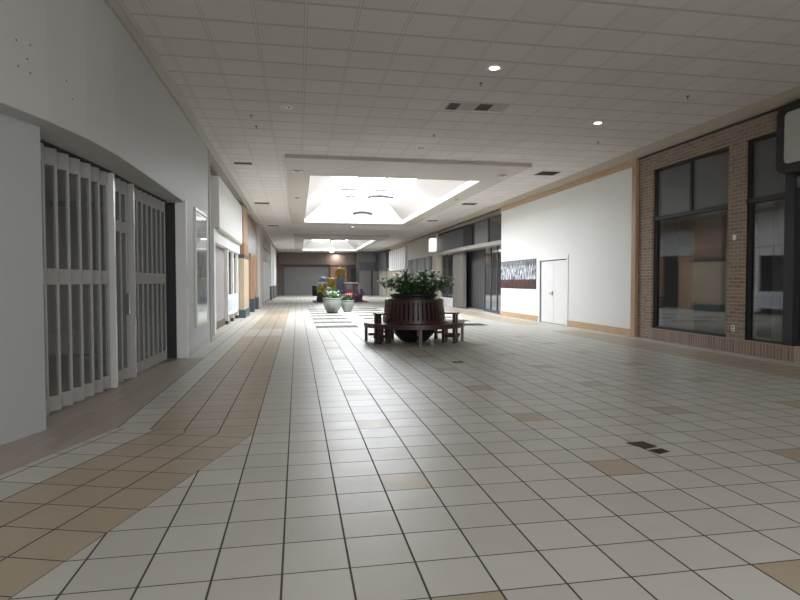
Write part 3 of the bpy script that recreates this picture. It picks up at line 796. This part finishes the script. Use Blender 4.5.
# far end
MT['endwall'] = plain('end_wall_brown', (.20, .155, .13), .7)
struct(box(-4, 12, YF, YF + .1, 0, 4.7), 'wall_end', 'endwall')
fh = thing('rolling_shutter', (1.0, 62.9, 0), 'wide pale grey rolling shutter across the far end of the mall', 'shutter')
box(-1.4, 3.4, 62.85, 62.95, 0, 3.05).build('shutter_curtain', MT.setdefault('shut2', plain('far_shutter', (.25, .25, .245), .4, .1, 1.2)), fh)
vb = MB()
for k in range(24): vb.box(-1.4 + k * .2, -1.38 + k * .2, 62.83, 62.85, 0, 3.05)
vb.build('ribs', 'grey', fh)
box(-1.5, 3.5, 62.7, 62.95, 3.05, 3.2).build('shutter_hood', 'grey', fh)
struct(box(-2.0, 6.8, 62.4, 62.7, 3.3, 4.62), 'wall_end_header', 'endwall')
struct(box(3.6, 5.4, 62.5, 62.9, 0, 3.3), 'wall_end_pier', 'brownwood')
struct(box(6.4, 8.5, 58.9, 62.9, 0, 4.6), 'wall_end_right', 'grey')
tag(box(5.7, 6.25, 60.8, 60.9, 1.4, 2.95).build('hanging_banner', 'black'), 'tall narrow black banner at the far right corner of the mall', 'banner')
es = thing('shopfront', (7.4, 58.8, 0), 'dim grey boarded shopfront in the far right corner', 'shopfront')
for x in (6.45, 7.0, 7.55, 8.1): box(x, x + .5, 58.84, 58.89, .1, 2.5).build('board', 'shutter', es)
box(6.4, 8.5, 58.78, 58.89, 2.6, 3.5).build('fascia', 'charcoal', es)
box(7.62, 7.76, 58.76, 58.83, 0, 2.6).build('post', 'black', es)

# ------------------------------------------------------------------ ceiling fittings
def dl(x, y, z, lit, label):
    t = thing('downlight', (x, y, z), label, 'downlight')
    MB().lathe([(.075, -.004), (.125, -.010), (.13, 0), (.13, .0)], (x, y, z), 28).build('trim_ring', 'plastic_w', t)
    MB().lathe([(.0001, .005 - .008), (.078, .005 - .008)], (x, y, z), 20).build('lens', 'lens_on' if lit else 'lens_off', t)
    if not lit:
        MB().ball((x, y, z - .012), .03).build('bulb', 'plastic_w', t)
MT['lens_on'] = emis('lens_on', (.9, .96, 1), 6); MT['lens_off'] = plain('lens_off', (.06, .06, .06), .2)
dl(2.94, 8.22, ZC, True, 'lit white recessed downlight, nearest one, left of the other lit one')
dl(6.02, 10.66, ZC, True, 'lit white recessed downlight toward the brick wall')
dl(-.18, 10.7, ZC, False, 'unlit recessed downlight in the ceiling tiles at left')
dl(2.95, 13.38, ZC, False, 'unlit recessed downlight just before the skylight soffit')
for x, y, lab in ((.03, 16.2, 'unlit downlight at the near left corner of the skylight soffit'), (.03, 21.3, 'second unlit downlight along the left skylight soffit'), (.03, 26.4, 'third unlit downlight along the left skylight soffit'),
                  (5.95, 15.9, 'unlit downlight at the near right corner of the skylight soffit'), (5.95, 20.8, 'second unlit downlight along the right skylight soffit'), (5.95, 26.2, 'third unlit downlight along the right skylight soffit')):
    dl(x, y, 4.5, False, lab)
dl(3.2, 33.0, ZC, True, 'small lit downlight beyond the large skylight')
def vent(x, y, w, l, label, white_tile=False):
    t = thing('air_vent', (x, y, ZC), label, 'air vent')
    z = ZC - .012
    b = MB().box(x - w / 2, x + w / 2, y - l / 2, y - l / 2 + .02, z, ZC).box(x - w / 2, x + w / 2, y + l / 2 - .02, y + l / 2, z, ZC)
    b.box(x - w / 2, x - w / 2 + .02, y - l / 2 + .02, y + l / 2 - .02, z, ZC).box(x + w / 2 - .02, x + w / 2, y - l / 2 + .02, y + l / 2 - .02, z, ZC)
    b.build('frame', 'soffit', t)
    box(x - w / 2 + .02, x + w / 2 - .02, y - l / 2 + .02, y + l / 2 - .02, ZC - .003, ZC - .001).build('duct', 'dark', t)
    s = MB(); n = int(l / .05)
    for k in range(n): s.box(x - w / 2 + .02, x + w / 2 - .02, y - l / 2 + .03 + k * .05, y - l / 2 + .04 + k * .05, z, ZC - .003)
    s.build('slats', 'greypanel', t)
    if white_tile: box(x + w / 2, x + w / 2 + .28, y - l / 2, y + l / 2, ZC - .006, ZC).build('blank_plate', 'crown', t)
vent(2.83, 10.1, .24, .42, 'dark square ceiling vent left of its twin beside a pale plate', True)
vent(3.40, 10.06, .30, .42, 'dark square ceiling vent right of its twin', True)
vent(7.32, 15.8, .62, .6, 'grey rectangular ceiling vent near the pine topped barricade')
vent(-1.42, 15.9, .5, .3, 'grey ceiling vent above the left crown moulding')
vent(-1.38, 23.7, .6, .4, 'second grey ceiling vent along the left side')
vent(7.0, 22.5, .6, .5, 'grey ceiling vent right of the large skylight')
vent(7.0, 29.0, .6, .5, 'far grey ceiling vent right of the large skylight')
vent(-1.3, 33.0, .6, .5, 'third and farthest grey ceiling vent along the left side')
spk = [(2.95, 8.87), (6.69, 8.86), (-.85, 11.33), (-.81, 12.1), (2.97, 12.15), (6.84, 12.1)]
for k, (x, y) in enumerate(spk):
    lab = ['sprinkler head beside the nearest lit downlight', 'sprinkler head toward the rounded sign', 'sprinkler head nearer of two at ceiling left',
           'sprinkler head farther of two at ceiling left', 'sprinkler head between the twin vents and the skylight', 'sprinkler head above the brick wall corner'][k]
    t = thing('sprinkler', (x, y, ZC), lab, 'sprinkler', 'ceiling sprinkler heads')
    MB().lathe([(.0001, -.004), (.03, -.004), (.035, 0)], (x, y, ZC), 14).build('escutcheon', 'greypanel', t)
    MB().tube([(x, y, ZC + .01), (x, y, ZC - .05)], .008).lathe([(.0001, -.052), (.02, -.05)], (x, y, ZC), 12).build('deflector', 'greypanel', t)

# ------------------------------------------------------------------ floor plates
pts3 = [((2.86, 4.27), (3.00, 4.45)), ((2.875, 4.13), (2.99, 4.235))]
fpm = plain('dark_slate', (.035, .028, .025), .6)
tag(MB().prism([(2.80, 4.44), (2.97, 4.455), (3.00, 4.29), (2.865, 4.25)], 0, .004).build('floor_patch', fpm), 'larger dark patch on the pale floor tiles at right', 'floor patch')
tag(MB().prism([(2.865, 4.215), (3.0, 4.235), (3.01, 4.145), (2.885, 4.10)], 0, .004).build('floor_patch', fpm), 'smaller dark patch just in front of the larger one', 'floor patch')
tag(MB().prism([(2.66, 9.42), (2.85, 9.42), (2.85, 9.60), (2.66, 9.60)], 0, .004).build('floor_patch', fpm), 'small dark patch on the floor in front of the bench', 'floor patch')

# ------------------------------------------------------------------ bench + planter
BX, BY = 2.72, 13.1
va = math.atan2(-BY, -BX)                       # direction toward the viewer
D = math.radians
def polar(a, r): return (BX + r * math.cos(a), BY + r * math.sin(a))
def bench(ctr, half, legs, label):
    cx, cyy = polar(ctr, .95)
    t = thing('curved_bench', (cx, cyy, 0), label, 'bench', 'curved benches ringing the planter')
    a0, a1 = ctr - half, ctr + half
    s = MB(); w = (1.20 - .70) / 5
    for k in range(5): s.arc((BX, BY), .70 + k * w + .006, .70 + (k + 1) * w - .006, a0, a1, .43, .465)
    s.build('seat', 'bench', t)
    MB().arc((BX, BY), 1.165, 1.19, a0, a1, .365, .43).build('front_rail', 'bench', t)
    MB().arc((BX, BY), .72, .745, a0, a1, .365, .43).build('rear_rail', 'bench', t)
    MB().arc((BX, BY), .665, .70, a0, a1, .93, 1.0, r0t=.655, r1t=.69).build('top_rail', 'bench', t)
    MB().arc((BX, BY), .71, .745, a0, a1, .46, .53, r0t=.705, r1t=.74).build('lower_rail', 'bench', t)
    n = int((a1 - a0) / D(8.2))
    for k in range(n):
        a = a0 + (a1 - a0) * (k + .5) / n; h = D(2.7)
        MB().arc((BX, BY), .722, .742, a - h, a + h, .53, .93, 3, .668, .688).build('back_slat', 'bench', t)
    def post(a, r, z1, wd=.032):
        x, y = polar(a, r); c, s_ = math.cos(a), math.sin(a)
        P = [(x + u * c * wd - v * s_ * wd, y + u * s_ * wd + v * c * wd) for u, v in ((-1, -1), (1, -1), (1, 1), (-1, 1))]
        return MB().prism(P, 0, z1)
    for a, arm in legs:
        inner = polar(a, .76); outer = polar(a, 1.10)
        post(a, 1.03 if arm else 1.14, .67 if arm else .365, .032).build('leg', 'bench', t)
        post(a, .76, .365, .03).build('leg', 'bench', t)
        MB().wallbox(polar(a, .79), polar(a, 1.09), .035, .13, .19).build('stretcher', 'bench', t)
        if arm:
            P0, P1_ = polar(a, .69), polar(a, 1.10)
            MB().wallbox(P0, P1_, .085, .67, .70).build('armrest', 'bench', t, bevel=.008)
            MB().wallbox(polar(a, .70), polar(a, .76), .05, .445, .66).build('arm_post', 'bench', t) if False else None
vb_ = va + D(7)
bench(vb_, D(59), [(vb_ - D(56), True), (vb_, False), (vb_ + D(56), True)], 'dark wooden curved bench facing the viewer around the planter')
bench(vb_ + D(120), D(59), [(vb_ + D(64), True), (va + D(92), False), (va + D(135), False), (vb_ + D(176), True)], 'dark wooden curved bench on the right side of the planter')
bench(vb_ - D(120), D(59), [(vb_ - D(64), True), (va - D(92), False), (va - D(135), False), (vb_ - D(176), True)], 'dark wooden curved bench on the left side of the planter')

pl = thing('planter', (BX, BY, 0), 'large dark round planter of leafy green shrubs inside the benches', 'planter')
MB().lathe([(.0001, .0), (.26, 0), (.32, .03), (.48, .2), (.58, .42), (.62, .65), (.60, .9), (.54, 1.02), (.53, 1.06), (.56, 1.07), (.575, 1.10), (.56, 1.13), (.52, 1.13), (.50, 1.08), (.47, 1.04)], (BX, BY, 0), 48).build('pot', 'pot', pl)
MB().lathe([(.0001, 1.06), (.5, 1.05)], (BX, BY, 0), 32).build('soil', 'soil', pl)
def leaf_mat(name, a, b):
    t = NT(name); g = t.n.new('ShaderNodeNewGeometry'); r = g.outputs['Random Per Island']
    c = t.mix(r, a, b)
    return t.set(c, .45)
MT['leaf'] = leaf_mat('shrub_leaf', (.03, .07, .022), (.15, .26, .09))
MT['leaf2'] = leaf_mat('pot_leaf', (.05, .16, .05), (.16, .34, .12))
MT['stem'] = plain('stem', (.10, .12, .04), .6)
def leaf(mb, p, d, L, W):
    d = Vector(d).normalized(); up = Vector((0, 0, 1)); s = d.cross(up)
    if s.length < .1: s = Vector((1, 0, 0))
    s.normalize(); n = s.cross(d)
    p = Vector(p); tip = p + d * L - n * 0 - Vector((0, 0, L * .25)); mid = p + d * L * .45
    a = mid + s * W / 2 + n * W * .15; b = mid - s * W / 2 + n * W * .15
    mb.quad(p, a, mid); mb.quad(p, mid, b); mb.quad(a, tip, mid); mb.quad(mid, tip, b)
def shrub(cx, cy_, z, rad, hgt, nst, nleaf, L, parent, mat, spread=1.0, rnd=random):
    lf = MB(); st = MB()
    for k in range(nst):
        a = rnd.uniform(0, 2 * PI); r0 = rad * .5 * math.sqrt(rnd.random())
        p0 = Vector((cx + r0 * math.cos(a), cy_ + r0 * math.sin(a), z))
        rr = rad * rnd.uniform(.35, 1.0) * spread; a2 = a + rnd.uniform(-.6, .6)
        h = hgt * rnd.uniform(.55, 1.0) * (1 - .45 * (rr / (rad * spread)) ** 2)
        p1 = Vector((cx + rr * math.cos(a2), cy_ + rr * math.sin(a2), z + h))
        pm = (p0 + p1) / 2 + Vector((0, 0, h * .22)); pp = []
        for q in range(7):
            t = q / 6; pp.append(p0 * (1 - t) ** 2 + pm * 2 * t * (1 - t) + p1 * t * t)
        st.tube(pp, [.008 * (1 - .7 * q / 6) for q in range(7)], 5)
        for q in range(nleaf):
            t = rnd.uniform(.3, 1.0); P_ = p0 * (1 - t) ** 2 + pm * 2 * t * (1 - t) + p1 * t * t
            aa = rnd.uniform(0, 2 * PI); el = rnd.uniform(-.3, .8)
            leaf(lf, P_, (math.cos(aa) * math.cos(el), math.sin(aa) * math.cos(el), math.sin(el)), L * rnd.uniform(.6, 1.2), L * .42)
    st.build('stems', 'stem', parent); lf.build('foliage', mat, parent, fix=False)
shrub(BX + .07, BY, 1.06, .60, .70, 110, 17, .17, pl, 'leaf', 1.62)

def cpot(x, y, r, h, label, flower):
    t = thing('ceramic_pot', (x, y, 0), label, 'plant pot')
    MB().lathe([(.0001, 0), (r * .50, 0), (r * .56, h * .04), (r * .80, h * .3), (r * .98, h * .62), (r * 1.0, h * .78), (r * .93, h * .88), (r * .92, h * .91), (r * 1.02, h * .95), (r * 1.02, h), (r * .90, h), (r * .86, h * .9)], (x, y, 0), 40).build('pot', 'ceramic', t)
    MB().lathe([(.0001, h * .93), (r * .88, h * .92)], (x, y, 0), 24).build('soil', 'soil', t)
    shrub(x, y, h * .93, r * .9, .42, 26, 12, .13, t, 'leaf2', 1.0)
    for k in range(16):
        fl_ = MB()
        a = random.uniform(0, 2 * PI); q = r * .8 * math.sqrt(random.random()); fl_.ball((x + q * math.cos(a), y + q * math.sin(a), h + random.uniform(.12, .30)), .035, 6, 4).build('flower', flower, t)
MT['fl_w'] = plain('white_petals', (.75, .74, .62), .6); MT['fl_p'] = plain('pink_petals', (.60, .06, .14), .6)
cpot(1.57, 25.9, .43, .68, 'larger grey green glazed pot of pale flowers left of its twin', 'fl_w')
cpot(2.31, 26.5, .31, .56, 'smaller grey green glazed pot of pink flowers', 'fl_p')

# ------------------------------------------------------------------ coin rides in the distance
def pm(n, c, r=.35): 
    if n not in MT: MT[n] = plain(n, sc3(c, .62), r, .05, 4)
    return n
Y_ = 40.0
def zpx(py): return (301.9 - py) * .0713
mat_ = tag(MB().box(1.1, 4.9, 39.3, 43.4, 0, .05).build('play_mat', pm('purple_mat', (.10, .05, .16), .7)), 'dark purple mat under the children rides', 'mat')
# bee-like rider
r1 = thing('kiddie_ride', (1.55, 40.3, .05), 'yellow and black coin ride at the left end of the purple mat', 'ride')
box(1.35, 1.85, 40.0, 40.7, .05, .35).build('pedestal', 'black', r1, bevel=.03)
MB().lathe([(.0001, .35), (.24, .40), (.30, .62), (.22, .85), (.0001, .92)], (1.55, 40.3, 0), 20).build('body', pm('lime', (.55, .60, .06)), r1)
MB().lathe([(.0001, .80), (.20, .86), (.25, 1.05), (.16, 1.22), (.0001, 1.27)], (1.68, 40.25, 0), 20).build('rider_seat', pm('yellow', (.75, .50, .03)), r1)
MB().tube([(1.2, 40.2, .45), (1.2, 40.2, 1.15)], .16, 12).build('side_panel', 'black', r1)
MB().tube([(1.55, 40.0, .5), (1.55, 39.93, .5)], .2, 16).build('wheel', 'black', r1)
# capsule machine
r2_ = thing('candy_machine', (1.85, 41.2, .05), 'dark pedestal machine with blue and white rounded top', 'vending machine')
box(1.70, 2.1, 41.0, 41.4, .05, 1.25).build('cabinet', pm('navy', (.03, .04, .09)), r2_, bevel=.03)
MB().lathe([(.24, 1.25), (.28, 1.3), (.30, 1.5), (.22, 1.75), (.0001, 1.82)], (1.9, 41.2, 0), 20).build('dome', pm('paleblue2', (.35, .42, .62), .2), r2_)
MB().lathe([(.305, 1.27), (.33, 1.30), (.33, 1.40), (.305, 1.43)], (1.9, 41.2, 0), 20).build('white_band', 'white', r2_)
# dome ride
r3_ = thing('kiddie_ride', (2.2, 40.2, .05), 'grey white domed coin ride behind the larger pot', 'ride')
box(1.95, 2.5, 39.9, 40.6, .05, .4).build('pedestal', pm('greyp', (.20, .20, .22)), r3_, bevel=.03)
MB().lathe([(.36, .4), (.42, .6), (.36, .85), (.2, 1.0), (.0001, 1.04)], (2.2, 40.2, 0), 24).build('cab', pm('shellwhite', (.55, .55, .52)), r3_)
MB().tube([(2.05, 40.0, 1.0), (2.05, 40.0, 1.45)], .05, 8).build('mast', pm('pinkwhite', (.75, .55, .50)), r3_)
# yellow figure ride
r4_ = thing('kiddie_ride', (2.5, 40.9, .05), 'tall yellow rounded coin ride left of the blue tower', 'ride')
box(2.25, 2.8, 40.6, 41.2, .05, .5).build('pedestal', 'black', r4_, bevel=.03)
MB().lathe([(.0001, .5), (.30, .55), (.34, .9), (.24, 1.2), (.2, 1.2)], (2.52, 40.9, 0), 20).build('body', 'lime', r4_)
MB().ball((2.52, 40.85, 1.42), .33).build('canopy', 'yellow', r4_)
MB().ball((2.25, 40.85, 1.66), .1).ball((2.8, 40.85, 1.66), .1).build('knobs', 'yellow', r4_)
# blue tower
r5_ = thing('kiddie_tower', (3.1, 41.0, .05), 'tall blue tower ride with round yellow top', 'ride')
box(2.75, 3.5, 40.7, 41.3, .05, .9).build('base_box', pm('skyblue', (.10, .25, .55)), r5_, bevel=.04)
box(2.85, 3.4, 40.75, 41.25, .9, 1.85).build('tower', pm('slateblue', (.10, .14, .24)), r5_, bevel=.03)
MB().lathe([(.30, 1.85), (.36, 1.95), (.36, 2.2), (.25, 2.4), (.0001, 2.48)], (3.12, 41.0, 0), 24).build('round_top', pm('gold', (.62, .42, .05)), r5_)
MB().tube([(2.72, 40.7, .3), (2.72, 40.7, 1.7)], .03, 8).build('rail', 'pinkwhite', r5_)
MB().tube([(3.1, 40.7, .55), (3.1, 40.62, .55)], .22, 18).build('porthole', 'navy', r5_)
# red truck ride with white roof
r6_ = thing('kiddie_ride', (3.75, 40.4, .05), 'red coin ride truck with flat white roof', 'ride')
box(3.4, 4.35, 40.1, 40.9, .12, .55).build('chassis', pm('darkred', (.20, .02, .02)), r6_, bevel=.04)
box(3.35, 3.85, 40.12, 40.88, .55, .85).build('bonnet', pm('pinkred', (.60, .05, .14)), r6_, bevel=.06)
box(3.42, 3.86, 40.3, 40.85, .85, 1.3).build('windscreen', pm('lavender', (.36, .34, .46), .2), r6_, bevel=.02)
box(3.25, 4.25, 40.05, 40.95, 1.3, 1.40).build('roof', 'white', r6_, bevel=.03)
for xx in (3.92, 4.18): box(xx, xx + .09, 40.1, 40.2, .55, 1.3).build('pillar', 'darkred', r6_)
for xx in (3.6, 4.15): MB().tube([(xx, 40.1, .25), (xx, 40.02, .25)], .17, 16).build('wheel', 'black', r6_)
box(4.28, 4.36, 40.2, 40.3, .5, 1.35).build('mast', 'pinkwhite', r6_)
# purple wheel ride
r7_ = thing('kiddie_ride', (4.5, 40.2, .05), 'purple blue round coin ride at the right end of the mat', 'ride')
box(4.2, 4.7, 40.0, 40.5, .05, .35).build('pedestal', 'darkred', r7_, bevel=.03)
MB().lathe([(.0001, .30), (.25, .38), (.35, .62), (.25, .88), (.0001, .95)], (4.52, 40.2, 0), 24).build('shell', pm('violet', (.16, .14, .36)), r7_)
MB().lathe([(.0001, .48), (.1, .50), (.13, .62), (.1, .74), (.0001, .76)], (4.45, 39.9, 0), 16).build('face_disc', pm('paleviolet', (.45, .42, .6)), r7_)

for o_, dy_ in ((r2_, 1.6), (r3_, .85), (r4_, 1.3), (r5_, .5), (r7_, 1.2)): o_.location.y += dy_
# ------------------------------------------------------------------ lights
area('rear_fill_lamp', (3.2, -11.5, 2.4), (math.radians(96), 0, 0), 9, 3.6, 480, (.97, .98, 1))  # unseen fill added behind the camera to lift floor and ceiling
area('rear_overhead_fill', (3.2, -6.5, 4.5), (0, 0, 0), 5, 6, 700, (.93, .97, 1))  # unseen overhead fill added to brighten the near end
area('shop_fill_lamp', (-6.6, 6.0, 2.7), (0, 0, 0), .2, 1.6, 26, (.9, .93, 1))  # fill light added to lift the dark interior behind the gate
area('right_shop_lamp', (9.9, 28, 4.4), (0, 0, 0), 1.0, 8, 40, (1, .95, .9))
area('brick_shop_lamp', (10.4, 9.5, 4.3), (0, 0, 0), .5, 5, 25, (1, .96, .9))
area('end_wall_lamp', (4.2, 61.9, 4.5), (math.radians(0), 0, 0), .3, .2, 45, (1, .9, .85))
W = bpy.data.worlds.new('world'); SC.world = W; W.use_nodes = True
W.node_tree.nodes['Background'].inputs[0].default_value = (.75, .85, 1, 1); W.node_tree.nodes['Background'].inputs[1].default_value = .3
SC.view_settings.view_transform = 'Standard'
SC.view_settings.look = 'None'
SC.view_settings.exposure = 0.35
SC.cycles.max_bounces = 10; SC.cycles.diffuse_bounces = 6; SC.cycles.transparent_max_bounces = 16
